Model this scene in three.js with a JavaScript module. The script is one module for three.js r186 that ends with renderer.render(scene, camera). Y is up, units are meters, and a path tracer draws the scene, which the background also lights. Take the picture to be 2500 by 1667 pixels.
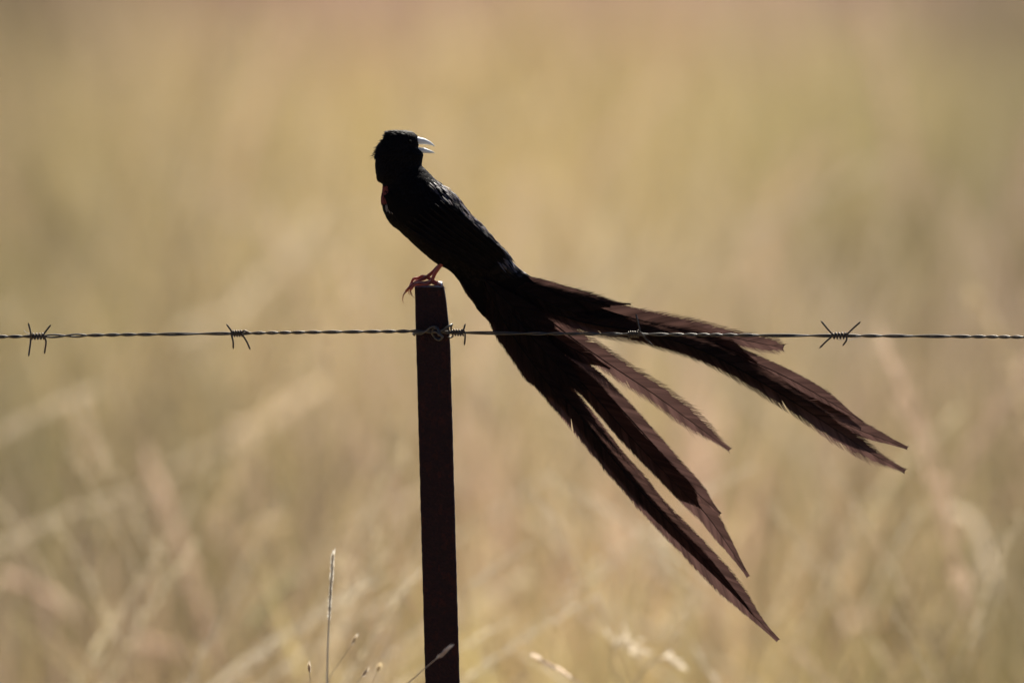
import * as THREE from 'three';
import { Sky } from 'three/addons/objects/Sky.js';
import { mergeGeometries } from 'three/addons/utils/BufferGeometryUtils.js';

// ---------------------------------------------------------------- camera, sky, sun, exposure
const scene = new THREE.Scene();
const PITCH = 4.5 * Math.PI / 180, DIST = 12.5, AIM_Y = 1.2, SCALE = 0.00036;   // a long lens, looking slightly down
const camera = new THREE.PerspectiveCamera(2 * Math.atan(833.5 * SCALE / DIST) * 180 / Math.PI, 1024 / 682, 0.5, 900);
camera.position.set(0, AIM_Y + DIST * Math.sin(PITCH), DIST * Math.cos(PITCH));
camera.lookAt(0, AIM_Y, 0);
camera.focus = DIST + 0.012;
camera.userData.fStop = 4.2;
camera.updateMatrixWorld(true);

const sunDir = new THREE.Vector3(0.30, 0.77, -0.73).normalize();
const sky = new Sky();
sky.scale.setScalar(800);
sky.name = 'sky'; sky.userData.kind = 'structure';
{ const u = sky.material.uniforms; u.sunPosition.value.copy(sunDir); u.turbidity.value = 2; u.rayleigh.value = 0.5; u.mieCoefficient.value = 0.004; }
scene.add(sky);
scene.environmentIntensity = 0.1;
const sun = new THREE.DirectionalLight(new THREE.Color(1.0, 0.93, 0.82), 5);
sun.position.copy(sunDir).multiplyScalar(40); sun.target.position.set(0, 0.8, -6); sun.position.add(sun.target.position);
sun.castShadow = true; sun.shadow.mapSize.set(4096, 4096);
Object.assign(sun.shadow.camera, { left: -8, right: 8, top: 14, bottom: -14, near: 1, far: 120 });
scene.add(sun, sun.target);

const renderer = new THREE.WebGLRenderer({ antialias: true });
renderer.setSize(1024, 682);
renderer.toneMapping = THREE.LinearToneMapping;
renderer.toneMappingExposure = 1.78;
renderer.shadowMap.enabled = true;

// ---------------------------------------------------------------- helpers
function rng(seed) { let a = seed >>> 0; return () => { a = (a + 0x6D2B79F5) | 0; let t = Math.imul(a ^ (a >>> 15), 1 | a); t = (t + Math.imul(t ^ (t >>> 7), 61 | t)) ^ t; return ((t ^ (t >>> 14)) >>> 0) / 4294967296; }; }
const V = (x, y, z) => new THREE.Vector3(x, y, z);
const lerp = (a, b, t) => a + (b - a) * t;
const smooth = (a, b, x) => { const t = Math.min(1, Math.max(0, (x - a) / (b - a))); return t * t * (3 - 2 * t); };
function hash(x, y, s) { let h = Math.imul(x | 0, 374761393) ^ Math.imul(y | 0, 668265263) ^ Math.imul(s | 0, 2147483647 - 1013); h = Math.imul(h ^ (h >>> 13), 1274126177); return ((h ^ (h >>> 16)) >>> 0) / 4294967296; }
function noise(x, y, s = 0) { const i = Math.floor(x), j = Math.floor(y), u = x - i, v = y - j, a = u * u * (3 - 2 * u), b = v * v * (3 - 2 * v); return lerp(lerp(hash(i, j, s), hash(i + 1, j, s), a), lerp(hash(i, j + 1, s), hash(i + 1, j + 1, s), a), b); }
const fbm = (x, y, s = 0) => 0.5 * noise(x, y, s) + 0.3 * noise(x * 2.1, y * 2.1, s + 7) + 0.2 * noise(x * 4.7, y * 4.7, s + 13);
// survey grid of the fence plane: u runs right and v down in steps of SCALE, z is metres towards the road
const P = (u, v, z = 0) => V((u - 1250) * SCALE, AIM_Y - (v - 833.5) * SCALE / Math.cos(PITCH) + z * Math.tan(PITCH), z);
// the same sight line carried on to the depth z behind (or before) the fence
function far(u, v, z) { const p = P(u, v, 0), c = camera.position, t = (z - c.z) / (p.z - c.z); return V(lerp(c.x, p.x, t), lerp(c.y, p.y, t), z); }
class Shape {                                                        // collects vertices and triangles of one mesh
  constructor() { this.p = []; this.i = []; this.c = null; this.uv = null; }
  v(p, c) { this.p.push(p.x, p.y, p.z); if (c) (this.c ??= []).push(c[0], c[1], c[2]); return this.p.length / 3 - 1; }
  tri(a, b, c) { this.i.push(a, b, c); }
  quad(a, b, c, d) { this.i.push(a, b, c, a, c, d); }
  geometry() { const g = new THREE.BufferGeometry(); g.setAttribute('position', new THREE.Float32BufferAttribute(this.p, 3)); if (this.c) g.setAttribute('color', new THREE.Float32BufferAttribute(this.c, 3)); if (this.uv) g.setAttribute('uv', new THREE.Float32BufferAttribute(this.uv, 2)); g.setIndex(this.i); g.computeVertexNormals(); return g; }
}
function mesh(name, geometry, material, parent = scene) { const m = new THREE.Mesh(geometry, material); m.name = name; m.castShadow = m.receiveShadow = true; parent.add(m); return m; }
const used = {};
function numbered(n) { const k = used[n] = (used[n] ?? -1) + 1; return k ? n + '_' + String(k).padStart(3, '0') : n; }
function thing(name, label, category, pos = V(0, 0, 0), group) { const g = new THREE.Group(); g.name = numbered(name); g.position.copy(pos); g.userData = { label, category }; if (group) g.userData.group = group; scene.add(g); return g; }
// a round bar of changing radius swept along points
function sweep(S, pts, radius, sides = 8, flat = 1, capped = true, color) {
  let n = V(0, 0, 1), prev = [], rings = [];
  for (let k = 0; k < pts.length; k++) {
    const t = pts[Math.min(k + 1, pts.length - 1)].clone().sub(pts[Math.max(k - 1, 0)]).normalize();
    if (k === 0 && Math.abs(t.z) > 0.9) n = V(0, 1, 0);
    n = n.clone().addScaledVector(t, -n.dot(t)).normalize();
    const b = t.clone().cross(n), r = typeof radius === 'function' ? radius(k / (pts.length - 1)) : radius, ring = [];
    for (let j = 0; j < sides; j++) { const a = j / sides * 2 * Math.PI; ring.push(S.v(pts[k].clone().addScaledVector(n, Math.cos(a) * r * flat).addScaledVector(b, Math.sin(a) * r), color)); }
    if (k) for (let j = 0; j < sides; j++) S.quad(prev[j], prev[(j + 1) % sides], ring[(j + 1) % sides], ring[j]);
    prev = ring; rings.push(ring);
  }
  if (capped) for (const [ring, p, f] of [[rings[0], pts[0], 1], [prev, pts[pts.length - 1], 0]]) { const c = S.v(p, color); for (let j = 0; j < sides; j++) f ? S.tri(c, ring[(j + 1) % sides], ring[j]) : S.tri(c, ring[j], ring[(j + 1) % sides]); }
  return S;
}
const curve = (pts, n) => new THREE.CatmullRomCurve3(pts, false, 'centripetal').getPoints(n);
const bar = (pts, r, n = 24, sides = 8) => sweep(new Shape(), curve(pts, n), r, sides).geometry();
function texture(w, h, f, srgb = true) { const d = new Uint8Array(w * h * 4); for (let y = 0; y < h; y++) for (let x = 0; x < w; x++) { const c = f(x, y); d.set([c[0], c[1], c[2], 255], (y * w + x) * 4); } const t = new THREE.DataTexture(d, w, h); t.wrapS = t.wrapT = THREE.RepeatWrapping; t.magFilter = THREE.LinearFilter; t.minFilter = THREE.LinearMipmapLinearFilter; t.generateMipmaps = true; if (srgb) t.colorSpace = THREE.SRGBColorSpace; t.needsUpdate = true; return t; }
const rgb = (r, g, b) => new THREE.Color().setRGB(r, g, b);

// ---------------------------------------------------------------- materials
const straw = new THREE.MeshPhysicalMaterial({ color: rgb(1, 1, 1), vertexColors: true, roughness: 1, transmission: 0.5, thickness: 0, side: THREE.DoubleSide, specularIntensity: 0.3 });
const awn = straw.clone(); awn.transmission = 0.68;
const M = {
  body: new THREE.MeshPhysicalMaterial({ color: rgb(0.006, 0.005, 0.005), roughness: 0.75, specularIntensity: 0.08 }),
  plume: new THREE.MeshPhysicalMaterial({ color: rgb(0.009, 0.007, 0.007), roughness: 0.55, ior: 1.6, specularIntensity: 0.4, sheen: 0.3, sheenColor: rgb(0.9, 0.8, 0.72), sheenRoughness: 0.6, side: THREE.DoubleSide }),
  vane: new THREE.MeshPhysicalMaterial({ color: rgb(1, 1, 1), vertexColors: true, roughness: 1, transmission: 0.85, thickness: 0, side: THREE.DoubleSide, specularIntensity: 0.12 }),
  dark: new THREE.MeshPhysicalMaterial({ color: rgb(1, 1, 1), vertexColors: true, roughness: 0.7, side: THREE.DoubleSide, specularIntensity: 0.04 }),
  mantle: new THREE.MeshPhysicalMaterial({ color: rgb(0.05, 0.032, 0.028), roughness: 0.36, ior: 1.6, specularIntensity: 1, sheen: 1, sheenColor: rgb(0.9, 0.75, 0.66), sheenRoughness: 0.6, thickness: 0, side: THREE.DoubleSide }),  // dark brown, kept paler than plume to paint in the lit back rim
  crown: new THREE.MeshPhysicalMaterial({ color: rgb(0.009, 0.007, 0.007), roughness: 0.55, specularIntensity: 0.15, side: THREE.DoubleSide }),
  rachis: new THREE.MeshPhysicalMaterial({ color: rgb(0.010, 0.007, 0.006), roughness: 0.5, specularIntensity: 0.15 }),
  red: new THREE.MeshPhysicalMaterial({ color: rgb(0.16, 0.016, 0.008), roughness: 0.7, side: THREE.DoubleSide }),
  buff: new THREE.MeshPhysicalMaterial({ color: rgb(0.22, 0.20, 0.18), roughness: 0.8, side: THREE.DoubleSide }),
  beak: new THREE.MeshPhysicalMaterial({ color: rgb(0.76, 0.78, 0.78), roughness: 0.85, specularIntensity: 0.7, transmission: 0.24, thickness: 0, clearcoat: 0.4, clearcoatRoughness: 0.35 }),
  skin: new THREE.MeshPhysicalMaterial({ color: rgb(0.55, 0.10, 0.045), roughness: 0.6, specularIntensity: 0.9, transmission: 0.3, thickness: 0, clearcoat: 0.5, clearcoatRoughness: 0.3 }),
  claw: new THREE.MeshPhysicalMaterial({ color: rgb(0.62, 0.40, 0.24), roughness: 0.6, transmission: 0.6, thickness: 0 }),
  eye: new THREE.MeshPhysicalMaterial({ color: rgb(0.006, 0.005, 0.005), roughness: 0.7, specularIntensity: 0.05 }),
  wire: new THREE.MeshPhysicalMaterial({ color: rgb(0.12, 0.113, 0.10), roughness: 0.46, metalness: 0.8 }),
};
{ // weathered galvanising: dull zinc with rust specks
  const w = texture(256, 256, (x, y) => { const r = smooth(0.55, 0.72, fbm(x / 22, y / 22, 5)), k = 0.8 + 0.35 * fbm(x / 9, y / 9, 9); return [lerp(120, 96, r) * k, lerp(119, 70, r) * k, lerp(115, 50, r) * k]; });
  M.wire.map = null; M.barb = M.wire.clone(); M.barb.color = rgb(0.10, 0.084, 0.068); w.dispose();
  const rust = texture(512, 512, (x, y) => { const a = fbm(x / 40, y / 40, 21), b = noise(x / 5, y / 5, 3), c = smooth(0.58, 0.7, fbm(x / 18, y / 26, 33)), k = 0.75 + 0.5 * b * a; return [lerp(48, 62, c) * k, lerp(22, 26, c) * k, lerp(22, 21, c) * k]; });
  const pit = texture(512, 512, (x, y) => { const h = 255 * (0.55 * noise(x / 4, y / 4, 41) + 0.45 * fbm(x / 16, y / 16, 43)); return [h, h, h]; }, false);
  M.rust = new THREE.MeshStandardMaterial({ map: rust, bumpMap: pit, bumpScale: 0.0006, roughness: 0.88, metalness: 0.1 });
  M.sunlit = new THREE.MeshStandardMaterial({ color: rgb(0.46, 0.43, 0.40), roughness: 0.5, metalness: 0.5, bumpMap: pit, bumpScale: 0.0004 });  // pale steel tone stands for the sun glint on the post top
  const soil = texture(512, 512, (x, y) => { const k = 0.6 + 0.7 * fbm(x / 60, y / 60, 51) * (0.7 + 0.6 * noise(x / 5, y / 5, 53)); return [92 * k, 74 * k, 52 * k]; });
  soil.repeat.set(120, 120);
  M.soil = new THREE.MeshStandardMaterial({ map: soil, roughness: 1 });
}

// ---------------------------------------------------------------- ground
{
  const S = new Shape(), n = 120, R = 300; S.uv = [];
  for (let j = 0; j <= n; j++) for (let i = 0; i <= n; i++) {
    const a = (i / n * 2 - 1), b = (j / n * 2 - 1), x = Math.sign(a) * a * a * R, z = Math.sign(b) * b * b * R;
    S.v(V(x, 0.05 * (fbm(x * 0.4 + 40, z * 0.4 + 40, 61) - 0.5), z)); S.uv.push(x / 600 + 0.5, z / 600 + 0.5);
    if (i && j) { const k = j * (n + 1) + i; S.quad(k - n - 2, k - 1, k, k - n - 1); }
  }
  mesh('ground', S.geometry(), M.soil).userData = { kind: 'structure', label: 'dry sandy earth under the grassland' };
}

// ---------------------------------------------------------------- grassland (nobody could count it)
const STRAWS = [[0.64, 0.51, 0.285], [0.67, 0.55, 0.36], [0.57, 0.48, 0.25], [0.64, 0.50, 0.32]];
function blade(S, base, dir, len, width, bend, col, seg = 4) {
  const side = V(-dir.z, 0, dir.x).normalize(); let a, b;
  for (let k = 0; k <= seg; k++) {
    const t = k / seg, p = base.clone().add(V(dir.x * bend * t * t * len, len * t * (1 - 0.22 * bend * t), dir.z * bend * t * t * len)), w = width * (1 - 0.85 * t * t) / 2;
    const c = S.v(p.clone().addScaledVector(side, -w), col), d = S.v(p.clone().addScaledVector(side, w), col);
    if (k) S.quad(a, b, d, c);
    a = c; b = d;
  }
}
// one pointed husk: a thin scale folded along its middle
function husk(S, at, dir, len, w, col) {
  const d = dir.clone().normalize(), n = Math.abs(d.z) < 0.9 ? V(0, 0, 1).cross(d).normalize() : V(1, 0, 0).cross(d).normalize(), b = d.clone().cross(n), m = at.clone().addScaledVector(d, len * 0.4);
  const s = S.v(at, col), e = S.v(at.clone().addScaledVector(d, len), col), k = S.v(m.clone().addScaledVector(b, w * 0.5), col), l = S.v(m.clone().addScaledVector(n, -w), col), q = S.v(m.clone().addScaledVector(n, w), col);
  S.tri(s, l, k); S.tri(s, k, q); S.tri(l, e, k); S.tri(k, e, q);
}
function tuftInto(S, r, cx, cz, size, height, tint, blades, heads) {
  for (let k = 0; k < blades; k++) {
    const a = r() * 6.283, q = Math.sqrt(r()) * 0.09 * size, c = STRAWS[(r() * 4) | 0], g = 0.8 + 0.32 * r();
    blade(S, V(cx + Math.cos(a) * q, -0.01, cz + Math.sin(a) * q), V(Math.cos(a + r() - 0.5), 0, Math.sin(a + r() - 0.5)), (0.3 + 0.42 * r()) * height, (0.003 + 0.0045 * r()) * size, 0.15 + 0.65 * r(), [c[0] * g * tint[0], c[1] * g * tint[1], c[2] * g * tint[2]]);
  }
  for (let k = 0; k < heads; k++) {
    const a = r() * 6.283, lean = 0.1 + 0.25 * r(), len = (0.5 + 0.3 * r()) * height, g = 0.95 + 0.15 * r(), col = [0.72 * g, 0.60 * g, 0.43 * g];
    const pt = (t) => V(cx + Math.cos(a) * (0.04 + lean * t * t * len), len * t * (1 - 0.1 * t * t), cz + Math.sin(a) * (0.04 + lean * t * t * len));
    const pts = []; for (let j = 0; j <= 6; j++) pts.push(pt(j / 6));
    sweep(S, pts, (t) => lerp(0.0012, 0.0005, t), 3, 1, false, col);
    for (let j = 0; j < 16; j++) { const t = 0.74 + 0.26 * j / 16, p = pt(t), d = pt(t + 0.02).sub(p).normalize(); husk(S, p, d.add(V((r() - 0.5) * 0.9, (r() - 0.3) * 0.5, (r() - 0.5) * 0.9)), 0.012 + 0.012 * r(), 0.0016 + 0.001 * r(), col); }
  }
}
{
  const r = rng(77), CELL = 0.5, kinds = [];
  const green = [0.70, 0.86, 0.56], rosy = [1.0, 0.87, 0.95], pale = [1.1, 1.1, 1.12], ochre = [1.0, 0.97, 0.78];
  for (let k = 0; k < 12; k++) { const S = new Shape(), q = rng(300 + k); for (let j = 0; j < 14; j++) { const w = q(), t = w < 0.25 ? pale : w < 0.45 ? ochre : [1, 1, 1]; tuftInto(S, q, (q() - 0.5) * CELL * 1.1, (q() - 0.5) * CELL * 1.1, 0.8 + 0.45 * q(), 0.7 + 0.55 * q(), t, 30, q() < 0.5 ? 3 : 1); } kinds.push({ g: S.geometry(), m: [], c: [] }); }
  const q = new THREE.Quaternion(), up = V(0, 1, 0), mat = new THREE.Matrix4();
  // greener grass, darkened further to paint the dim sides of the view: [x, z, reach x, reach z, share]
  const dimSage = [0.46, 0.48, 0.39], heather = [0.88, 0.80, 1.02], ROSY = [[-0.6, -18.5, 1.6, 4.5, 0.9], [1.3, -19, 1.0, 4, 0.9], [0.9, -8.5, 0.45, 1.6, 0.8], [-0.55, -3.6, 0.4, 0.9, 0.8], [0.2, -22, 3, 4, 0.8]], PATCH = [[-0.85, -5.5, 0.6, 2.6, 1], [-0.85, -10.5, 0.5, 3.2, 0.9], [-1.25, -16, 0.55, 4.5, 1], [1.0, -11, 0.5, 3.6, 1], [1.35, -17, 0.55, 4, 0.9], [0.72, -6.2, 0.35, 1.6, 0.9], [0.7, -4.2, 0.4, 1.6, 0.9], [0.42, -6.0, 0.2, 1.6, 0.6], [0.25, -2.6, 0.16, 0.7, 0.8], [-0.22, -5.0, 0.2, 1.5, 0.5]];
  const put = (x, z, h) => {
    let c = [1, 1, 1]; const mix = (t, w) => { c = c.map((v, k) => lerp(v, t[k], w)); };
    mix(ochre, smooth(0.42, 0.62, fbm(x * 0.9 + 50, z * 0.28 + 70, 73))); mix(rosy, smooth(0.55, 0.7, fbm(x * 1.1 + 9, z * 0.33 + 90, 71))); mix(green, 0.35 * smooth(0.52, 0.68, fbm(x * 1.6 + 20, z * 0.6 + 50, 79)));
    for (const [px, pz, rx, rz, w] of PATCH) { const e = Math.hypot((x - px) / rx, (z - pz) / rz) + 0.8 * (fbm(x * 2.6 + 30, z * 1.1 + 60, 97) - 0.5); mix(dimSage, w * smooth(1.1, 0.75, e)); }
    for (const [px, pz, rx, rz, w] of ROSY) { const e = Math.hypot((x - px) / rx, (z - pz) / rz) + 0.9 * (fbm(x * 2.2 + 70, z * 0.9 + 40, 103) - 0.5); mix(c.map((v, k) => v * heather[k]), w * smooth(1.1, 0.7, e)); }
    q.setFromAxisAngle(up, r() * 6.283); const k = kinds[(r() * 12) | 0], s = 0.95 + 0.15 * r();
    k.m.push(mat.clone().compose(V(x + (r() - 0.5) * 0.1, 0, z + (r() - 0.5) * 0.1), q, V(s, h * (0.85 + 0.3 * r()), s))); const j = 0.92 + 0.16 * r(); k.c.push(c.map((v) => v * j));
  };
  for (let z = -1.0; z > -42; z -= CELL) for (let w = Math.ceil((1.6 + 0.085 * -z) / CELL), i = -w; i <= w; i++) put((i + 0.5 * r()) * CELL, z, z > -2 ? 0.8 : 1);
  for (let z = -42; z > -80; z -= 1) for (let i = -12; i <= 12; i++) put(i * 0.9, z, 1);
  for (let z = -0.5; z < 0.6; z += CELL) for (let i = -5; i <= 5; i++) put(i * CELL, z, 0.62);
  const loose = []; // taller flowering stems standing out of the tufts
  for (let k = 0; k < 8; k++) {
    const S = new Shape(), q = rng(500 + k), lean = 0.12 + 0.5 * q(), top = 0.72 + 0.26 * q(), col = [[0.66, 0.53, 0.33], [0.70, 0.59, 0.42], [0.68, 0.51, 0.37]][k % 3], pt = (t) => V(lean * t * t * t * top, top * (t - 0.16 * lean * t * t * t), 0.03 * Math.sin(t * 4 + k)), pts = [];
    for (let j = 0; j <= 14; j++) pts.push(pt(j / 14)); sweep(S, pts, (t) => lerp(0.0016, 0.0006, t), 4, 1, false, col);
    for (let j = 0; j < 110; j++) { const t = 0.7 + 0.3 * j / 110, p = pt(t), d = pt(t + 0.02).sub(p).normalize().add(V((q() - 0.5) * 0.7, (q() - 0.5) * 0.5, (q() - 0.5) * 0.7)).normalize(); husk(S, p.addScaledVector(d, 0.02 * q()), d, 0.014 + 0.012 * q(), 0.0013 + 0.0008 * q(), col); }
    loose.push({ g: S.geometry(), m: [], c: [] });
  }
  for (let k = 0; k < 95; k++) { const z = -2.2 - 8 * r(), x = (r() * 2 - 1) * (1.1 + 0.06 * -z), l = loose[(r() * 8) | 0], s = 0.85 + 0.3 * r(); q.setFromAxisAngle(up, (r() - 0.5) * 1.5 + (r() < 0.35 ? Math.PI : 0)); l.m.push(mat.clone().compose(V(x, 0, z), q, V(s, s * (z > -2.2 ? 0.86 : 1), s))); const j = 0.85 + 0.25 * r(); l.c.push([j, j, j]); }
  for (let k = 0; k < 6; k++) { // fine bare stems near the fence
    const S = new Shape(), q = rng(600 + k), lean = 0.15 + 0.35 * q(), top = 0.86 + 0.16 * q(), col = [[0.70, 0.60, 0.42], [0.74, 0.66, 0.50]][k % 2], pt = (t) => V(lean * t * t * t * top, top * (t - 0.14 * lean * t * t * t), 0.02 * Math.sin(t * 5 + k)), pts = [];
    for (let j = 0; j <= 14; j++) pts.push(pt(j / 14)); sweep(S, pts, (t) => lerp(0.0012, 0.0004, t), 4, 1, false, col);
    for (let j = 0; j < 26; j++) { const t = 0.84 + 0.16 * j / 26, p = pt(t), d = pt(t + 0.02).sub(p).normalize().add(V((q() - 0.5) * 0.5, (q() - 0.5) * 0.4, (q() - 0.5) * 0.5)).normalize(); husk(S, p.addScaledVector(d, 0.008 * q()), d, 0.009 + 0.007 * q(), 0.0009 + 0.0006 * q(), col); }
    loose.push({ g: S.geometry(), m: [], c: [] });
  }
  for (let k = 0; k < 64; k++) { const z = -1.2 - 1.5 * r(), side = r() < 0.5 ? -0.36 : 0.30, x = (side + (r() - 0.5) * 0.34) * (12.5 - z) / 12.5, l = loose[8 + ((r() * 6) | 0)], s = 0.86 + 0.16 * r(); q.setFromAxisAngle(up, (r() - 0.5) * 1.6 + (r() < 0.4 ? Math.PI : 0)); l.m.push(mat.clone().compose(V(x, 0, z), q, V(s, s, s))); const j = 0.9 + 0.2 * r(); l.c.push([j, j, j]); }
  const field = new THREE.Group(); field.name = 'grassland'; field.userData = { kind: 'stuff', label: 'dry straw coloured grass filling the field behind the fence', category: 'grass' }; scene.add(field);
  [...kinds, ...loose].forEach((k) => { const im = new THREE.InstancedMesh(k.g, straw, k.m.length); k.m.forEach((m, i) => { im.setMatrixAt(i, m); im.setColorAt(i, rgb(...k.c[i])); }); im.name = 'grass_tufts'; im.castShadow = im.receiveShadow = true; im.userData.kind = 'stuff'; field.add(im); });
}

// ---------------------------------------------------------------- single grass stalks
// pts run from the lowest visible point to the tip in grid steps at depth z; the stem goes on down to the ground
function stalk(name, label, pts, z, o = {}) {
  const r = rng(o.seed ?? Math.round(pts[0][0] * 7 + pts[0][1])), top = pts.map(([u, v, dz]) => far(u, v, z + (dz ?? 0))), low = top[0], d = top[0].clone().sub(top[1] ?? V(0, 0, 0));
  const base = V(low.x + THREE.MathUtils.clamp(d.x * 1.2, -0.25, 0.25), 0, z), g = thing(name, label, o.category ?? 'grass', base, name === 'grass_spike' ? 'thin grass spikes close to the fence' : 'blurred grass plumes behind the fence');
  const local = [V(0, -0.02, 0), V((low.x - base.x) * 0.35, low.y * 0.55, 0), ...top.map((p) => p.clone().sub(base))];
  const cv = new THREE.CatmullRomCurve3(local, false, 'centripetal'), from = o.from ?? (2 + (o.head ?? 0.4) * (pts.length - 1)) / (pts.length + 1), col = o.color ?? [0.58, 0.46, 0.30], R = o.radius ?? 0.0012;
  const S = new Shape(); sweep(S, cv.getPoints(48), (t) => R * lerp(1.2, 0.5, t), 5, 1, true, col.map((x) => x * 0.85)); mesh('stem', S.geometry(), straw, g);
  const H = new Shape(), n = o.husks ?? 60, spread = o.spread ?? 0.5, L = o.length ?? 0.016, W = o.width ?? 0.0018;
  for (let k = 0; k < n; k++) {
    const t = Math.min(0.999, from + (1 - from) * (k + r() * 0.8) / n), p = cv.getPoint(t), q = cv.getTangent(t), j = 0.88 + 0.24 * r();
    const dir = q.add(V((r() - 0.5) * 2 * spread, (r() - 0.5) * spread, (r() - 0.5) * 2 * spread)).normalize(), off = dir.clone().multiplyScalar((o.branch ?? 0) * r() * (1 - 0.6 * (t - from) / (1 - from)));
    if (o.branch) sweep(H, [p, p.clone().add(off)], R * 0.3, 3, 1, false, col.map((x) => x * 0.8));
    husk(H, p.clone().add(off), dir, L * (0.7 + 0.6 * r()), W * (0.7 + 0.6 * r()), col.map((x) => Math.min(0.9, x * j)));
  }
  mesh('seed_head', H.geometry(), awn, g);
  if (o.leaf) { const B = new Shape(); blade(B, V(0, 0.05, 0), V(o.leaf, 0, 0.3).normalize(), 0.42, 0.006, 0.5, col.map((x) => x * 0.9), 8); mesh('leaf', B.geometry(), straw, g); }
  return g;
}
const PALE = [0.72, 0.62, 0.47], ROSE = [0.66, 0.50, 0.38], GOLD = [0.70, 0.56, 0.34], OLIVE = [0.42, 0.38, 0.22];
stalk('grass_spike', 'slender pale grass spike nearly in focus, standing upright left of the post', [[797, 1690], [800, 1560], [806, 1450], [812, 1362]], -0.20, { from: 0.66, husks: 52, spread: 0.16, length: 0.010, width: 0.0011, color: [0.72, 0.67, 0.57], radius: 0.0011, leaf: 1 });
stalk('grass_spike', 'tip of a short white grass spike just left of the upright spike', [[757, 1700], [754, 1640]], -0.12, { from: 0.955, husks: 8, spread: 0.12, length: 0.009, width: 0.0011, color: PALE, radius: 0.0007 });
stalk('grass_spike', 'thin slanting spikelet just right of the upright pale spike', [[800, 1670], [825, 1622], [862, 1566]], -0.28, { from: 0.94, husks: 9, spread: 0.2, length: 0.009, width: 0.0010, color: PALE, radius: 0.0005 });
stalk('grass_spike', 'small husked grass tip at the bottom edge between upright spike and post', [[860, 1690], [884, 1652]], -0.22, { from: 0.96, husks: 8, spread: 0.25, length: 0.010, width: 0.0014, color: PALE, radius: 0.0006 });
stalk('grass_spike', 'small blurred husked tip at the bottom edge nearest the left of the post', [[900, 1700], [921, 1640]], -0.36, { from: 0.95, husks: 9, spread: 0.2, length: 0.010, width: 0.0014, color: GOLD, radius: 0.0007 });
stalk('grass_spike', 'grass tip crossing in front of the foot of the rusty post', [[985, 1690], [1020, 1648], [1078, 1598]], 0.22, { from: 0.93, husks: 18, spread: 0.14, length: 0.013, width: 0.0012, color: [0.84, 0.72, 0.58], radius: 0.0007 });
const plume = (label, pts, z, o = {}) => stalk('grass_plume', label, pts, z < -1.1 ? z * 2.3 : z, { husks: 80, spread: 0.3, length: 0.022, width: 0.0014, branch: 0.02, color: PALE, radius: 0.0012, ...o });
plume('tall arching blurred plume whose tip reaches up left of the bird', [[372, 1090], [380, 960], [420, 840], [560, 765], [690, 640], [762, 540]], -2.6, { color: [0.86, 0.72, 0.50] });
plume('blurred plume curving under the left part of the wire', [[420, 1120], [445, 980], [520, 905], [640, 870], [725, 815]], -2.8, { color: GOLD });
plume('bright straight blurred plume low between the left edge and the post', [[400, 1250], [480, 1130], [560, 1065], [650, 1022], [755, 955]], -2.0, { color: [0.86, 0.70, 0.50] });
plume('blurred drooping plume descending near the left edge under the barb', [[330, 1330], [260, 1215], [215, 1100], [192, 1000]], -2.2, { color: [0.84, 0.69, 0.5] });
plume('rosy blurred plume in the bottom left corner', [[350, 1640], [230, 1550], [120, 1460], [40, 1420]], -1.6, { color: ROSE });
plume('blurred pale plume slanting low left of the upright spike', [[470, 1460], [540, 1390], [610, 1320], [660, 1290]], -1.8, { color: GOLD });
plume('dull grey green blurred stalk leaning low left of the upright spike', [[540, 1640], [585, 1570], [640, 1490], [700, 1430]], -1.2, { branch: 0.006, color: OLIVE });
plume('rosy blurred plume along the bottom edge left of the spikes', [[560, 1680], [470, 1620], [380, 1580]], -1.5, { color: ROSE });
plume('long blurred straw stem rising to the right beyond the tail tips', [[1880, 1700], [1960, 1520], [2040, 1370], [2120, 1245], [2210, 1140], [2320, 1025]], -1.5, { spread: 0.16, branch: 0.004, color: [0.84, 0.74, 0.52], radius: 0.002 });
plume('thick blurred golden plume arching in the lower right', [[2130, 1700], [2190, 1560], [2230, 1430], [2290, 1340], [2390, 1285]], -2.0, { color: GOLD, radius: 0.002 });
plume('blurred pale plume bending down close to the right edge', [[2470, 1700], [2450, 1560], [2420, 1420], [2385, 1310], [2360, 1280]], -1.5, { color: PALE, husks: 110 });
plume('faint blurred plume reaching up at the right edge', [[2270, 1300], [2330, 1090], [2400, 960], [2460, 860]], -3.0, { color: GOLD });
plume('rosy blurred plume at the right edge below the wire', [[2330, 1400], [2400, 1290], [2470, 1230], [2540, 1190]], -2.4, { color: ROSE });
plume('fluffy pale seed head under the longest tail feather', [[1555, 1700], [1590, 1620], [1630, 1550], [1682, 1488]], -1.3, { husks: 30, head: 0.55, branch: 0.02, spread: 0.8, length: 0.010, width: 0.0010 });
plume('curling bright seed head at the bottom edge below the tail', [[1545, 1710], [1580, 1630], [1620, 1610], [1660, 1625]], -1.0, { husks: 24, head: 0.5, branch: 0.014, spread: 0.7, length: 0.009, width: 0.0011, color: [0.74, 0.65, 0.5] });
plume('pale bent seed head left of the fluffy one at the bottom', [[1530, 1700], [1490, 1620], [1510, 1570], [1560, 1590]], -1.1, { husks: 30, head: 0.5, branch: 0.018, spread: 0.7, length: 0.011, width: 0.0012, color: [0.72, 0.62, 0.46] });
plume('thin blurred stalk slanting left at the bottom between post and tail', [[1430, 1690], [1395, 1655], [1312, 1606]], -0.6, { husks: 26, branch: 0.005, spread: 0.25, length: 0.010, width: 0.0014, color: [0.84, 0.70, 0.54] });
plume('soft pale plume behind the tail streamers, right of the post', [[1440, 1480], [1410, 1400], [1370, 1330], [1330, 1290]], -2.0, { color: PALE });
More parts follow.
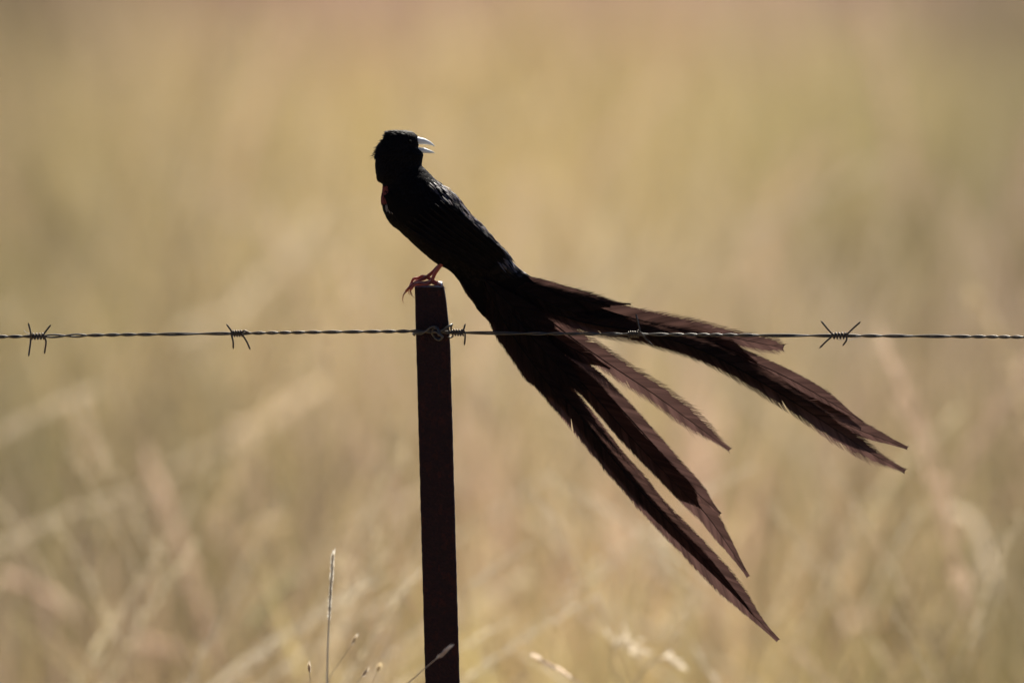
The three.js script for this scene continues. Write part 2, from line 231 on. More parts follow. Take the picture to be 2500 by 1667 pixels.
plume('soft pale plume seen just below the middle tail feathers', [[1560, 1520], [1600, 1440], [1620, 1380], [1625, 1330]], -1.6, { color: PALE });
plume('blurred rosy plume low in the right half beneath the tail tip', [[2000, 1680], [2020, 1600], [2070, 1540], [2120, 1520]], -1.7, { color: ROSE });

// ---------------------------------------------------------------- rusty fence post
{
  const base = P(1108, 4160, -0.014); base.y = 0;
  const g = thing('fence_post', 'dark rusty steel fence post on which the black bird perches', 'post', base);
  const r = rng(5), rows = [[697, 1012, 1079], [702, 1012, 1082], [712, 1012.5, 1085], [726, 1013, 1087.5], [744, 1013.5, 1090], [765, 1013.5, 1092], [800, 1014.5, 1096], [850, 1016, 1099]];
  for (let v = 862; v < 1800; v += 11) { const t = (v - 850) / 817; rows.push([v, lerp(1016, 1037.5, t) + (r() - 0.5) * 0.9, lerp(1099, 1121.5, t) + (r() - 0.5) * 0.9]); }
  for (let v = 1840; v < 4300; v += 120) { const t = (v - 850) / 817; rows.push([v, lerp(1016, 1037.5, t), lerp(1099, 1121.5, t)]); }
  // channel section: a face to the road and two flanges running back
  const TH = 0.0042, DEPTH = 0.030, S = new Shape(); S.uv = [];
  const sec = (L, R) => [[L + 2, 0], [R - 2, 0], [R, -0.0012], [R, -DEPTH], [R - 0.0042 / SCALE, -DEPTH], [R - 0.0042 / SCALE, -TH], [L + 0.0042 / SCALE, -TH], [L + 0.0042 / SCALE, -DEPTH], [L, -DEPTH], [L, -0.0012]];
  const ring = [];
  rows.forEach(([v, L, R], k) => { ring.push([]); sec(L, R).forEach(([u, z], j) => { const p = V((u - 1250) * SCALE, AIM_Y - (v - 833.5) * SCALE + (k === 0 ? -z * 0.06 + (r() - 0.5) * 0.0007 - (j < 3 || j === 9 ? 0.0011 : 0) : 0), z).sub(base); ring[k].push(p); }); });
  const m = sec(0, 100).length;
  for (let k = 1; k < rows.length; k++) for (let j = 0; j < m; j++) { const n = (j + 1) % m, q = [ring[k - 1][j], ring[k][j], ring[k][n], ring[k - 1][n]].map((p) => { S.uv.push((p.x + p.z + j * 0.05) / 0.16, p.y / 0.16); return S.v(p); }); S.quad(...q); }
  mesh('channel_body', S.geometry(), M.rust, g);
  const T = new Shape(); T.uv = []; const t = ring[0].map((p) => { T.uv.push(p.x / 0.16, p.z / 0.16); return T.v(p); });
  T.quad(t[0], t[1], t[5], t[6]); T.quad(t[1], t[2], t[5], t[5]); T.quad(t[2], t[3], t[4], t[5]); T.quad(t[9], t[0], t[6], t[6]); T.quad(t[9], t[6], t[7], t[8]);
  mesh('sun_toned_top_edge', T.geometry(), M.sunlit, g).userData.label = 'cut top edge of the post, toned pale to look sunlit';
}

// ---------------------------------------------------------------- barbed wire
const WIRE_Z = 0.0048, RW = 2.25 * SCALE, WY = [[-6000, 830], [0, 822], [90, 821], [300, 817], [578, 814], [760, 811], [1013, 808.5], [1116, 812], [1300, 814], [1545, 816], [1900, 819], [2055, 819.5], [2300, 821], [2500, 823], [8500, 832]];
function wireV(u) { for (let k = 1; k < WY.length; k++) if (u <= WY[k][0]) return lerp(WY[k - 1][1], WY[k][1], (u - WY[k - 1][0]) / (WY[k][0] - WY[k - 1][0])); return 832; }
const wire = thing('barbed_wire', 'twisted two strand barbed wire stretched across in front of the post', 'wire', P(1250, wireV(1250), WIRE_Z));
{
  const W0 = wire.position, centre = (u) => P(u, wireV(u), WIRE_Z), phase = (u) => Math.PI * (u / 50 + 0.9 * Math.sin(u / 131) + 0.5 * Math.sin(u / 57 + 1) + 1.3 * Math.sin(u / 700));
  for (const s of [0, Math.PI]) {
    const pts = []; for (let u = -4200; u <= 6700; u += (u < -150 || u > 2650) ? 9 : 4) { const a = phase(u) + s, gap = (u > 112 && u < 215 ? 1.35 : 1); pts.push(centre(u).add(V(0, Math.sin(a) * RW * 1.02 * gap, Math.cos(a) * RW * 1.02)).sub(W0)); }
    mesh('strand', sweep(new Shape(), pts, RW, 8).geometry(), M.wire, wire);
  }
  // barbs: coil from u0 to u1 with turns, then prongs given by their points (u, v, z in steps)
  const barb = (u0, u1, turns, prongs, rc = 6.8) => {
    const S = new Shape(), pts = [], n = Math.round(turns * 16), rb = 2.15 * SCALE;
    for (let k = 0; k <= n; k++) { const t = k / n, u = lerp(u0, u1, t), a = t * turns * 2 * Math.PI + 0.6; pts.push(P(u, wireV(u) - Math.cos(a) * rc, WIRE_Z + Math.sin(a) * rc * SCALE).sub(W0)); }
    sweep(S, pts, rb, 8);
    for (const pr of prongs) { const c = curve(pr.map(([u, v, z]) => P(u, v, WIRE_Z + (z ?? 5) * SCALE).sub(W0)), 12), l = c.length - 1; c.push(c[l].clone().addScaledVector(c[l].clone().sub(c[l - 1]).normalize(), 0.0014)); sweep(S, c, (t) => t > 0.95 ? rb * 0.35 : rb, 8, 1); }
    mesh('barb', S.geometry(), M.barb, wire);
  };
  barb(74, 108, 4.6, [[[77, 824, 6], [74.8, 814, 7], [69.4, 792, 7]], [[74, 816, -5], [74, 829, -3], [69.4, 866, 3]], [[104, 824, 7], [107, 815, 7], [121, 796, 4]], [[106, 818, 7], [110.5, 829, 7], [111.5, 836, 6], [108, 860, 2]]]);
  barb(564, 592, 4.6, [[[568, 816, 6], [563.7, 807, 6], [554.5, 794, 2]], [[563, 812, 6], [566.4, 824, 7], [569, 836, 7], [569, 848, 5]], [[588, 812, 7], [594, 821, 7], [602, 834, 6], [609, 850, 3]], [[590, 812, 6], [596, 807, 6], [606.5, 812, 5], [609, 814, 3]]]);
  barb(1103, 1131, 4.4, [[[1129, 816, 6], [1132, 804, 6], [1135, 794, 2]], [[1130, 806, 7], [1134.5, 811, 7], [1135.5, 820, 7], [1134, 839, 5]], [[1107, 820, -4], [1101, 823.5, -2], [1094, 823, 4]]]);
  barb(1534, 1558, 4.4, [[[1556, 816, 7], [1561.6, 807, 7], [1558, 790, 7], [1553.6, 770, 6]], [[1556, 806, 7], [1562, 810, 8], [1576, 826, 8], [1591, 841, 8]], [[1539, 820, 6], [1536, 824, 6], [1535, 826, 4]]]);
  barb(2034, 2068, 4.4, [[[2039, 826, 6], [2032.5, 816, 7], [2020, 802, 6], [2007, 786, 4]], [[2036, 816, 8], [2030, 822.6, 8], [2018, 833, 8], [2004, 847, 7]], [[2064, 822, 7], [2070.6, 814, 7], [2084, 801, 5], [2098.5, 788, 3]], [[2066, 812, 7], [2068, 824, 7], [2066.5, 832, 7], [2060, 841, 5]]]);
  for (const u of [-400, -880, 2540, 3030]) barb(u, u + 30, 4.5, [[[u + 3, wireV(u), 6], [u - 4, wireV(u) - 30, 4]], [[u, wireV(u), 6], [u - 5, wireV(u) + 38, 4]], [[u + 28, wireV(u), 6], [u + 44, wireV(u) - 26, 4]], [[u + 30, wireV(u), 6], [u + 36, wireV(u) + 36, 4]]]);
  const straw1 = bar([P(57.5, 805.5, WIRE_Z), P(63, 811.5, WIRE_Z + 0.001), P(72, 814.5, WIRE_Z + 0.002)].map((p) => p.sub(W0)), 0.7 * SCALE, 8, 5); straw1.setAttribute('color', new THREE.Float32BufferAttribute(new Float32Array(straw1.attributes.position.count * 3).fill(0.6), 3));
  const hair = thing('straw_wisp', 'tiny pale wisp of dry straw caught on the leftmost barb', 'straw', W0.clone(), 'straw wisps caught on the wire'); mesh('wisp', straw1, straw, hair);
  const straw2 = bar([P(2045, 829, WIRE_Z + 0.003), P(2058, 831, WIRE_Z + 0.003), P(2075, 830, WIRE_Z), P(2092, 825, WIRE_Z), P(2104, 823.5, WIRE_Z)].map((p) => p.sub(W0)), 0.6 * SCALE, 12, 5); straw2.setAttribute('color', new THREE.Float32BufferAttribute(new Float32Array(straw2.attributes.position.count * 3).fill(0.62), 3));
  const hair2 = thing('straw_wisp', 'thin pale thread of straw looped under the rightmost barb', 'straw', W0.clone(), 'straw wisps caught on the wire'); mesh('wisp', straw2, straw, hair2);
}
{ // the wire that ties the fence wire to the post
  const c = P(1060, 812, 0.004), g = thing('tie_wire', 'knotted grey tie wire binding the barbed wire to the rusty post', 'wire', c), L = (a) => a.map(([u, v, z]) => P(u, v, z * SCALE).sub(c)), r = 2.7 * SCALE;
  mesh('loop', bar(L([[1011, 818, -40], [1009, 815, -8], [1016, 814.5, 7], [1028, 815, 13], [1040, 808, 18], [1052, 799, 20], [1062, 797, 21], [1069, 802, 22], [1072, 812, 23], [1070, 820, 24]]), r, 60), M.wire, g);
  const k = [[1056, 806, 14], [1060, 801, 20], [1067, 802, 25], [1072, 812, 27], [1080, 822, 26], [1075, 827, 22], [1064, 824, 20], [1056, 817, 21], [1056, 811, 24], [1064, 810, 28], [1072, 816, 30], [1079, 824, 28], [1071, 830, 25], [1060, 824, 24]];
  mesh('knot', bar(L(k), r, 90), M.wire, g);
  mesh('tail_end', bar(L([[1058, 812, 22], [1072, 809, 20], [1084, 803, 17], [1096, 796, 12], [1102, 792, 3], [1103, 792, -10], [1101, 798, -60], [1098, 812, -84], [1060, 820, -86]]), r, 50), M.wire, g);
}

// ---------------------------------------------------------------- the bird
const BIRD_Z = -0.016;
const bird = thing('widowbird', 'black long tailed widowbird with open pale beak perched on the rusty post', 'bird', P(1045, 695, BIRD_Z));
const B0 = bird.position, at = (u, v, z = 0) => P(u, v, BIRD_Z + z * SCALE).sub(B0);           // z in steps from the bird's middle
// body stations from crown to tail root: outer left (u, v), outer right (u, v), half breadth
const ST = [[978, 318, 984, 318, 2], [952, 321.5, 1004, 321, 17], [944, 331, 1015, 327.5, 26], [935, 344, 1021, 336, 33], [925, 357, 1022, 350, 38], [920, 371, 1021, 360, 41], [917, 385, 1032, 374, 43], [916, 403, 1031, 391, 44], [917.5, 422, 1030, 404, 46], [921, 437, 1040, 414, 48], [932, 448, 1053, 428, 52], [934, 462, 1069, 443, 57], [931, 484, 1088, 457, 63], [935, 512, 1113, 480, 69], [951, 543, 1141, 515, 74], [973, 562, 1161, 536, 75], [1000, 587, 1182, 558, 73], [1030, 614, 1205, 584, 66], [1062, 640, 1230, 612, 56], [1098, 661, 1254, 644, 44], [1124, 690, 1274, 661, 32], [1150, 730, 1312, 684, 22], [1185, 775, 1345, 715, 13], [1250, 770, 1300, 735, 2]];
function station(t) { // Catmull-Rom through the stations
  const x = Math.min(ST.length - 1.001, Math.max(0, t * (ST.length - 1))), i = Math.floor(x), f = x - i, g = (k) => ST[Math.min(ST.length - 1, Math.max(0, k))], a = g(i - 1), b = g(i), c = g(i + 1), d = g(i + 2);
  return b.map((_, k) => 0.5 * (2 * b[k] + (c[k] - a[k]) * f + (2 * a[k] - 5 * b[k] + 4 * c[k] - d[k]) * f * f + (3 * b[k] - a[k] - 3 * c[k] + d[k]) * f * f * f));
}
function skin(t, th, lift = 0) { const [lu, lv, ru, rv, b] = station(t), c = Math.cos(th), s = Math.sin(th), f = 1 + lift / 60; return at((lu + ru) / 2 + (ru - lu) / 2 * c * f, (lv + rv) / 2 + (rv - lv) / 2 * c * f, b * s * f); }
{
  const S = new Shape(), N = 150, K = 72;
  for (let i = 0; i <= N; i++) for (let j = 0; j < K; j++) { const t = i / N, th = j / K * 2 * Math.PI; S.v(skin(t, th, 2.2 * (noise(i * 0.7, j * 0.7, 91) - 0.5))); if (i) { const a = (i - 1) * K, b = i * K, n = (j + 1) % K; S.quad(a + j, a + n, b + n, b + j); } }
  mesh('body', S.geometry(), M.body, bird);
}
// small contour feathers over head, neck, breast and back
function tuft(S, p, dir, nrm, len, w, curl = 0.25) {
  const side = dir.clone().cross(nrm).normalize(), m = p.clone().addScaledVector(dir, len * 0.55).addScaledVector(nrm, len * 0.02), e = p.clone().addScaledVector(dir, len).addScaledVector(nrm, len * curl * -0.2);
  const a = S.v(p), b = S.v(m.clone().addScaledVector(side, w).addScaledVector(nrm, -w * 0.5)), c = S.v(m.clone().addScaledVector(nrm, w * 0.25)), d = S.v(m.clone().addScaledVector(side, -w).addScaledVector(nrm, -w * 0.5)), f = S.v(e);
  S.tri(a, b, c); S.tri(a, c, d); S.tri(b, f, c); S.tri(c, f, d);
}
function frame(t, th) { const p = skin(t, th), du = skin(Math.min(1, t + 0.004), th).sub(skin(Math.max(0, t - 0.004), th)).normalize(), dv = skin(t, th + 0.02).sub(p), n = dv.cross(du).normalize(); if (n.dot(p.clone().sub(skin(t, th + Math.PI))) < 0) n.negate(); return { p, du, n }; }
{
  const r = rng(31), head = new Shape(), flank = new Shape(), mantle = new Shape(), red = new Shape(), buff = new Shape(), TH = ST.length - 1;
  for (let k = 0; k < 7000; k++) {
    const x = 0.6 + 19.6 * r(), t = x / TH, th = r() * 6.2832, { p, du, n } = frame(t, th), isHead = x < 10.2;
    let dir = du, len, lift, w;
    if (isHead) { dir = V(-0.92, -0.38, 0).lerp(V(-0.25, -0.95, 0), smooth(4, 9, x)); dir.addScaledVector(n, -dir.dot(n)); if (dir.length() < 0.25) continue; dir.normalize(); len = (7 + 5 * r()) * SCALE; lift = 0.06 + 0.10 * r(); w = 1.8 * SCALE; const crest = Math.cos(th) < -0.1 && x < 5.5; if (crest) { len *= 1.6; lift += 0.24 * r(); } else if (Math.cos(th) > 0.6) { len *= 0.55; lift *= 0.5; } }
    else { len = lerp(9, 20, smooth(10, 16, x)) * (0.75 + 0.5 * r()) * SCALE; lift = 0.015 + 0.05 * r(); w = lerp(2.6, 4.2, smooth(10, 16, x)) * SCALE; if (Math.cos(th) < 0) { lift *= 0.25; len *= 0.7; } }
    const d = dir.clone().multiplyScalar(Math.cos(lift)).addScaledVector(n, Math.sin(lift)), q = p.clone().addScaledVector(n, -0.3 * SCALE);
    const [lu] = station(t); const s = Math.sin(th), c = Math.cos(th);
    if (!isHead && x < 12.3 && x > 10.4 && c < -0.80 && s > 0) tuft(red, q.addScaledVector(n, 1.2 * SCALE), d, n, len * 1.4, w);
    else if (!isHead && x >= 12.3 && x < 13.2 && c < -0.72 && c > -0.93 && s > 0) tuft(buff, q.addScaledVector(n, 1.2 * SCALE), d, n, len * 1.3, w);
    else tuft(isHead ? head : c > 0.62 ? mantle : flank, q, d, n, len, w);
  }
  for (let k = 0; k < 100; k++) { const x = 0.7 + 5.0 * r(), { p, n } = frame(x / TH, Math.PI + (r() - 0.5) * 1.6), d = V(-0.95, -0.22 - 0.1 * x * r(), (r() - 0.5) * 0.4).addScaledVector(n, 0.15 * r()).normalize(); tuft(head, p, d, n, (11 + 10 * r()) * SCALE, 2.2 * SCALE); }
  for (let k = 0; k < 170; k++) { const x = 0.5 + 1.6 * r(), th = r() * 6.283, { p, n } = frame(x / TH, th), d = V(-0.93, 0.12 + 0.1 * r(), (r() - 0.5) * 0.3).normalize(); tuft(head, p.addScaledVector(n, 0.2 * SCALE), d, V(0, 1, 0), (9 + 6 * r()) * SCALE, 1.6 * SCALE); }
  const part = (name, s, m, label) => { const o = mesh(name, s.geometry(), m, bird); o.userData.kind = 'stuff'; if (label) o.userData.label = label; };
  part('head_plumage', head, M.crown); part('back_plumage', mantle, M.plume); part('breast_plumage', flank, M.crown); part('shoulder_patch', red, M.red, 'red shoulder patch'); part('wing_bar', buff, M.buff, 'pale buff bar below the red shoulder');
}
// a feather: shaft plus vane of barbs; pts (u, v, z) from quill to tip, hw = half widths of the upper and lower web
function feather(name, pts, hwA, hwB, o, parent = bird) {
  const r = rng(o.seed), cv = new THREE.CatmullRomCurve3(pts.map(([u, v, z]) => at(u, v, z)), false, 'centripetal'), L = cv.getLength(), n = Math.max(24, Math.round(L / (2.6 * SCALE))), g = new THREE.Group(); g.name = name; parent.add(g);
  const P0 = cv.getSpacedPoints(n), fan = o.normal ?? V(0, 0, 1), base = o.color ?? [0.055, 0.030, 0.025], S = new Shape(), start = o.start ?? 0.03;
  for (const sg of [1, -1]) {
    let prev = null, clumpA = 0, clumpL = 1, left = 0;
    for (let k = Math.round(n * start); k <= n; k++) {
      const t = k / n, p = P0[k], tg = P0[Math.min(n, k + 1)].clone().sub(P0[Math.max(0, k - 1)]).normalize(), side = fan.clone().cross(tg).normalize().multiplyScalar(sg), nr = tg.clone().cross(side).multiplyScalar(sg).normalize();
      let split = false; if (left-- <= 0) { left = 4 + r() * (o.ragged ? 13 : 22); clumpA = (r() - 0.5) * 0.12; clumpL = 0.97 + 0.05 * r(); split = r() < (o.ragged ? 0.05 : 0.02); }
      const tip = smooth(1, o.taper ?? 0.82, t), w = (sg > 0 ? hwA : hwB) * SCALE * lerp(o.tip ?? 0.12, 1, tip) * lerp(0.35, 1, smooth(start, start + (o.root ?? 0.22), t)) * clumpL * (0.97 + 0.06 * r());
      const ang = lerp(0.62, 0.42, t) + clumpA * 0.5 + (r() - 0.5) * 0.04, q = 0.45 + 0.4 * r() + 0.75 * noise(k * 0.21, sg * 3 + 9, o.seed), col = base.map((x) => x * q);
      const web = o.ragged ? 0.66 + 0.16 * noise(k * 0.3, sg + 40, o.seed) : 0.88 + 0.08 * noise(k * 0.3, sg + 40, o.seed), barb = [0, 0.4, web, 1].map((f) => p.clone().addScaledVector(side, w * f).addScaledVector(tg, Math.min(w * f / Math.tan(ang) * (0.75 + 0.25 * f), (L * (1 - t) + (0.5 + 2 * r()) * SCALE) * f)).addScaledVector(nr, -w * (o.camber ?? 0.16) * f * f + (r() - 0.5) * 0.00014 * f));
      const id = barb.map((b) => S.v(b, col));
      const out = barb[3].clone().sub(barb[2]).normalize(), e = barb[3].clone().addScaledVector(out, lerp(0.55, 1, tip) * ((o.ragged ? 3 : 1) + (o.ragged ? 34 : 11) * r() * Math.pow(noise(k * 0.42, sg * 5 + 20, o.seed + 3), 2)) * SCALE), thin = P0[Math.max(0, k - 1)].clone().sub(p).multiplyScalar(0.8);
      const f1 = S.v(barb[2].clone().addScaledVector(thin, 1.25), col), f2 = S.v(e, col), f3 = S.v(barb[2], col), f4 = S.v(barb[3], col), f5 = S.v(barb[3].clone().addScaledVector(thin, 0.8), col); S.quad(f3, f1, f5, f4); S.tri(f4, f5, f2);
      if (prev && !split) for (let j = 0; j < 2; j++) S.quad(prev[j], prev[j + 1], id[j + 1], id[j]);
      else if (prev) { S.quad(prev[0], prev[1], id[1], id[0]); S.tri(prev[1], prev[2], id[1]); }
      prev = id;
    }
  }
  mesh('vane', S.geometry(), o.material ?? M.vane, g);
  mesh('shaft', sweep(new Shape(), cv.getPoints(60), (t) => SCALE * lerp(o.shaft ?? 2.0, 0.4, t), 5).geometry(), M.rachis, g);
  return g;
}
{ // long tail streamers
  const F = (pts, a, b, o) => feather('tail_feather', pts, a, b, o);
  F([[1215, 672, 4], [1320, 700, 6], [1420, 726, 4], [1500, 741, 0], [1540, 742, -3]], 18, 17, { seed: 1, ragged: 1, taper: 0.55, tip: 0.1, material: M.dark });
  F([[1210, 672, -20], [1400, 733, -26], [1550, 771, -28], [1700, 800, -30], [1800, 826, -30], [1915, 849, -30]], 20, 19, { seed: 2, ragged: 1, tip: 0.34, taper: 0.9 });
  F([[1210, 674, 0], [1380, 724, -4], [1520, 770, -8], [1650, 806, -10], [1770, 846, -10], [1850, 885, -10]], 27, 26, { seed: 18, taper: 0.75 });
  F([[1210, 680, -8], [1400, 745, -12], [1560, 788, -16], [1700, 832, -18], [1820, 875, -20], [1930, 925, -20], [2030, 982, -20], [2110, 1030, -20]], 20, 24, { seed: 3 });
  F([[1210, 690, 6], [1400, 762, 2], [1560, 805, -2], [1700, 848, -4], [1820, 900, -6], [1950, 975, -6], [2090, 1045, -6], [2218, 1095, -4]], 22, 16, { seed: 4, taper: 0.84, tip: 0.22 });
  F([[1205, 695, 14], [1400, 780, 15], [1560, 810, 16], [1690, 846, 17], [1800, 898, 18], [1880, 945, 18], [1950, 988, 18], [2042, 1049, 18], [2138, 1112, 18], [2212, 1150, 18]], 24, 30, { seed: 5, ragged: 1, taper: 0.8, tip: 0.2 });
  F([[1205, 690, -2], [1400, 764, 2], [1560, 812, 6], [1700, 855, 8], [1820, 908, 8], [1930, 960, 8], [2030, 1012, 8]], 27, 20, { seed: 19, taper: 0.7 });
  F([[1220, 690, -14], [1300, 748, -16], [1340, 780, -16], [1415, 838, -16], [1500, 897, -16], [1590, 957, -16], [1691, 1031, -16], [1783, 1099, -16]], 31, 23, { seed: 6, ragged: 1, taper: 0.72, tip: 0.17, start: 0.08, root: 0.07 });
  F([[1210, 700, 4], [1330, 806, 6], [1410, 858, 6], [1490, 900, 4]], 20, 22, { seed: 7, taper: 0.6 });
  F([[1200, 700, -6], [1310, 830, -8], [1420, 927, -8], [1520, 1034, -8], [1600, 1118, -8], [1670, 1198, -8], [1720, 1250, -8], [1774, 1324, -8], [1829, 1409, -8]], 24, 25, { seed: 8, taper: 0.74, tip: 0.18 });
  F([[1205, 700, 2], [1330, 828, 4], [1450, 930, 4], [1550, 1034, 6], [1640, 1136, 6], [1700, 1200, 6], [1760, 1256, 6]], 26, 20, { seed: 9, taper: 0.8, tip: 0.15 });
  F([[1195, 705, 12], [1320, 846, 14], [1430, 945, 16], [1530, 1056, 16], [1620, 1150, 16], [1711, 1243, 16]], 29, 24, { seed: 10, taper: 0.84 });
  F([[1180, 700, 8], [1230, 790, 8], [1310, 898, 8], [1400, 1006, 8], [1500, 1126, 8], [1600, 1240, 8], [1700, 1345, 8], [1800, 1452, 8], [1860, 1522, 8], [1902, 1565, 8]], 31, 33, { seed: 11, taper: 0.74, tip: 0.16 });
  F([[1185, 705, 20], [1245, 800, 22], [1320, 900, 22], [1410, 1008, 22], [1500, 1124, 22], [1600, 1238, 22], [1700, 1345, 22], [1780, 1432, 22], [1850, 1512, 22]], 24, 22, { seed: 12, taper: 0.6 });
  F([[1190, 705, -4], [1250, 800, -6], [1330, 900, -6], [1420, 1012, -6], [1500, 1115, -6], [1590, 1215, -6], [1660, 1300, -6]], 26, 26, { seed: 13, taper: 0.7 });
  // shorter dark feathers at the root of the tail
  const D = (pts, a, b, seed, o = {}) => feather('tail_covert', pts, a, b, { seed, taper: 0.6, ...o });
  D([[1200, 676, 18], [1290, 716, 20], [1370, 752, 18], [1440, 778, 14]], 28, 20, 21);
  D([[1196, 694, 24], [1250, 770, 28], [1316, 842, 26], [1392, 902, 20]], 28, 34, 22);
  D([[1180, 690, 26], [1240, 800, 30], [1310, 900, 28], [1380, 990, 24]], 34, 30, 23);
  D([[1170, 690, 16], [1230, 800, 16], [1290, 890, 14], [1350, 970, 12]], 30, 28, 24);
  D([[1220, 670, -30], [1310, 710, -30], [1400, 742, -28], [1470, 762, -26]], 26, 28, 25);
  D([[1190, 690, -26], [1260, 780, -26], [1340, 870, -24], [1400, 950, -22]], 34, 34, 26);
  D([[1180, 680, 34], [1230, 730, 36], [1290, 780, 34], [1340, 820, 30]], 36, 36, 27);
  D([[1190, 670, -36], [1250, 720, -36], [1310, 780, -34], [1350, 830, -30]], 36, 36, 28);
  D([[1225, 668, 10], [1320, 702, 12], [1410, 730, 10], [1490, 748, 6]], 22, 26, 31);
  D([[1215, 672, -14], [1330, 716, -16], [1440, 752, -16], [1540, 780, -16]], 24, 26, 32);
  D([[1190, 700, -14], [1240, 800, -14], [1310, 900, -14], [1390, 1000, -14]], 30, 30, 33);
  D([[1195, 695, 32], [1270, 790, 34], [1350, 880, 32], [1430, 960, 26]], 28, 30, 34);
  D([[1200, 700, -30], [1290, 810, -30], [1380, 900, -28], [1460, 985, -26]], 26, 28, 35);
  D([[1112, 668, 10], [1145, 712, 8], [1185, 762, 6], [1222, 812, 4]], 7, 9, 29, { shaft: 1.2 });
  D([[1118, 676, -6], [1160, 725, -6], [1195, 768, -6], [1216, 800, -6]], 7, 7, 30, { shaft: 1.2 });
}
{ // folded wings lying along the flanks
  for (const s of [1, -1]) {
    const g = new THREE.Group(); g.name = 'wing'; bird.add(g);
    const S = new Shape(), rows = [[938, 478, 958, 462, 40], [948, 510, 1005, 462, 56], [975, 538, 1060, 480, 68], [1010, 560, 1110, 505, 75], [1055, 590, 1150, 540, 72], [1110, 620, 1185, 575, 60], [1165, 640, 1215, 606, 44], [1215, 652, 1235, 632, 28]];
    rows.forEach(([lu, lv, ru, rv, z], i) => { for (let j = 0; j <= 10; j++) { const f = j / 10, b = Math.sin(f * Math.PI); S.v(at(lerp(lu, ru, f), lerp(lv, rv, f), s * (z * (0.80 + 0.2 * b) + 4 * b))); if (i && j) { const k = i * 11 + j; s > 0 ? S.quad(k - 12, k - 1, k, k - 11) : S.quad(k - 11, k, k - 1, k - 12); } } });
    mesh('wing_coverts', S.geometry(), M.body, g);
    for (let k = 0; k < 8; k++) { const f = k / 7; feather('flight_feather', [[lerp(985, 1075, f), lerp(548, 490, f), s * 78], [lerp(1060, 1140, f), lerp(596, 545, f), s * (79 + k * 0.6)], [lerp(1140, 1200, f), lerp(636, 598, f), s * (64 + k * 0.6)], [lerp(1195, 1238, f), lerp(664, 634, f), s * (44 + k * 0.6)]], 9, 9, { seed: 40 + k, material: M.dark, color: [0.007, 0.006, 0.006], taper: 0.8, camber: 0.3, normal: V(0, 0, s), shaft: 1.4 }, g); }
  }
  // long shoulder feathers overlapping on the back
  const r = rng(58);
  for (let k = 0; k < 230; k++) { const x = 10.6 + 8.6 * r(), th = (r() - 0.4) * 1.7, a = frame(x / (ST.length - 1), th), len = (26 + 34 * r() * smooth(10, 16, x)) * SCALE, S = new Shape(), d = a.du.clone().addScaledVector(a.n, 0.02 + 0.10 * r()).normalize(), roll = a.n.clone().applyAxisAngle(a.du, (r() - 0.5) * 1.3); tuft(S, a.p.clone().addScaledVector(a.n, 0.8 * SCALE), d, roll, len, (2.6 + 2 * r()) * SCALE, 0.4); mesh('back_feather', S.geometry(), r() < 0.75 ? M.mantle : M.plume, bird); }
}
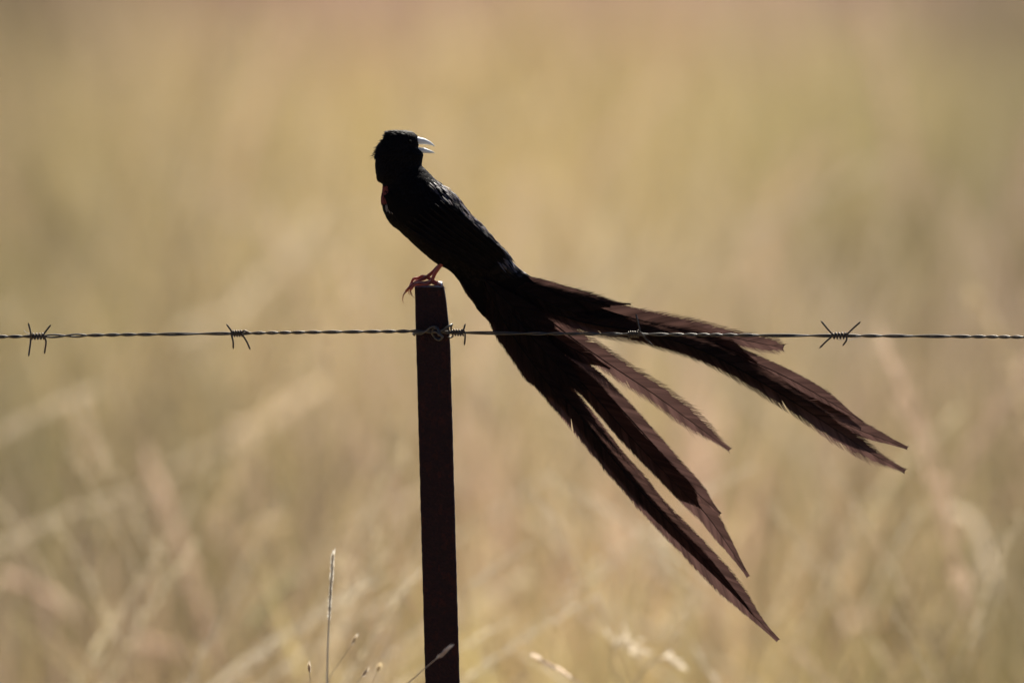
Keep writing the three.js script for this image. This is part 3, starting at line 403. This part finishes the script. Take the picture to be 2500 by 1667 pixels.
{ // beak, eyes, legs
  const mandible = (name, st) => { const S = new Shape(), K = 20, c = []; const cv = [0, 1, 2, 3, 4].map((k) => new THREE.CatmullRomCurve3(st.map((s) => V(s[k], 0, 0)))); for (let i = 0; i <= 24; i++) c.push(cv.map((q) => q.getPoint(i / 24).x)); c.forEach(([u0, v0, u1, v1, b], i) => { for (let j = 0; j < K; j++) { const a = j / K * 6.28318, f = (1 - Math.cos(a)) / 2; S.v(at(lerp(u0, u1, f), lerp(v0, v1, f), Math.sin(a) * Math.max(0.2, b))); if (i) { const p = (i - 1) * K, q = i * K, n = (j + 1) % K; S.quad(p + j, p + n, q + n, q + j); } } }); mesh(name, S.geometry(), M.beak, bird); };
  mandible('upper_beak', [[1012, 331, 1016, 352, 13], [1024, 334.5, 1027, 352, 11], [1036, 337.5, 1039, 352.5, 8.5], [1048, 343.5, 1049, 353.5, 5.5], [1056.5, 350.5, 1057, 356, 2.6], [1062, 357, 1062, 357.4, 0.3]]);
  mandible('lower_beak', [[1010, 359.5, 1014, 375, 12], [1023, 359.5, 1027, 373, 10], [1034, 360.2, 1037, 373.5, 7.5], [1045, 364, 1046, 373.8, 5], [1054, 368, 1054.5, 373.8, 2.4], [1062, 372.4, 1062, 372.9, 0.3]]);
  for (const s of [1, -1]) { const e = mesh('eye', new THREE.SphereGeometry(4.2 * SCALE, 20, 14), M.eye, bird); e.position.copy(at(1001, 346, s * 32)); }
  const limb = (pts, r0, r1, n = 20) => sweep(new Shape(), curve(pts.map((p) => at(...p)), n), (t) => SCALE * (lerp(r0, r1, t) + 0.35 * Math.abs(Math.sin(t * 9))), 9);
  const legs = [
    { z: 18, tarsus: [[1092, 632, 14], [1077, 646, 16], [1063, 665, 18], [1053, 687, 20]], toes: [[[1053, 687, 20], [1040, 690, 24], [1024, 692, 26], [1010, 692, 30], [998, 703, 38], [990, 712, 40]], [[1053, 687, 20], [1044, 693, 32], [1030, 695, 36], [1014, 694, 42], [1005, 703, 50], [1001, 708, 50]], [[1053, 687, 20], [1046, 688, 12], [1034, 690, 8], [1020, 690, 6], [1010, 696, 2]], [[1053, 687, 20], [1060, 692, 22], [1068, 695, 24], [1076, 697, 26]]], claws: [[[990, 712, 40], [984.5, 721, 41], [983, 733, 41], [986.5, 742, 40]], [[1001, 708, 50], [1002, 715, 51], [1006, 722, 51], [1012, 727, 50]], [[1010, 696, 2], [1004, 702, 2], [1003, 712, 1], [1006, 719, 0]], [[1076, 697, 26], [1083, 700, 27], [1088, 706, 27]]] },
    { z: -14, tarsus: [[1088, 630, -14], [1072, 648, -14], [1056, 664, -15], [1041, 676, -16]], toes: [[[1041, 676, -16], [1030, 675, -16], [1020, 679, -14], [1009, 681, -12], [1003, 693, -8], [1000, 700, -6]], [[1041, 676, -16], [1034, 681, -26], [1022, 684, -30], [1012, 688, -32]], [[1041, 676, -16], [1032, 680, -6], [1022, 685, -2], [1012, 691, 2]], [[1041, 676, -16], [1052, 682, -16], [1062, 688, -15], [1070, 690, -14]]], claws: [[[1000, 700, -6], [997, 706, -6], [997, 714, -6], [1000, 720, -6]], [[1012, 688, -32], [1006, 693, -33], [1005, 702, -33]], [[1012, 691, 2], [1006, 697, 2], [1006, 705, 2]], [[1070, 690, -14], [1077, 692, -14], [1082, 698, -14]]] },
  ];
  for (const l of legs) { const g = new THREE.Group(); g.name = 'leg'; bird.add(g); mesh('shank', limb(l.tarsus, 5.2, 3.9).geometry(), M.skin, g); l.toes.forEach((t, k) => mesh('toe', limb(t, 4.2, 2.8).geometry(), M.skin, g)); l.claws.forEach((t) => mesh('claw', sweep(new Shape(), curve(t.map((p) => at(...p)), 12), (q) => SCALE * lerp(2.3, 0.4, q), 7).geometry(), M.claw, g)); }
}

scene.traverse((o) => { if (o.isMesh) o.castShadow = o.receiveShadow = true; });
renderer.render(scene, camera);
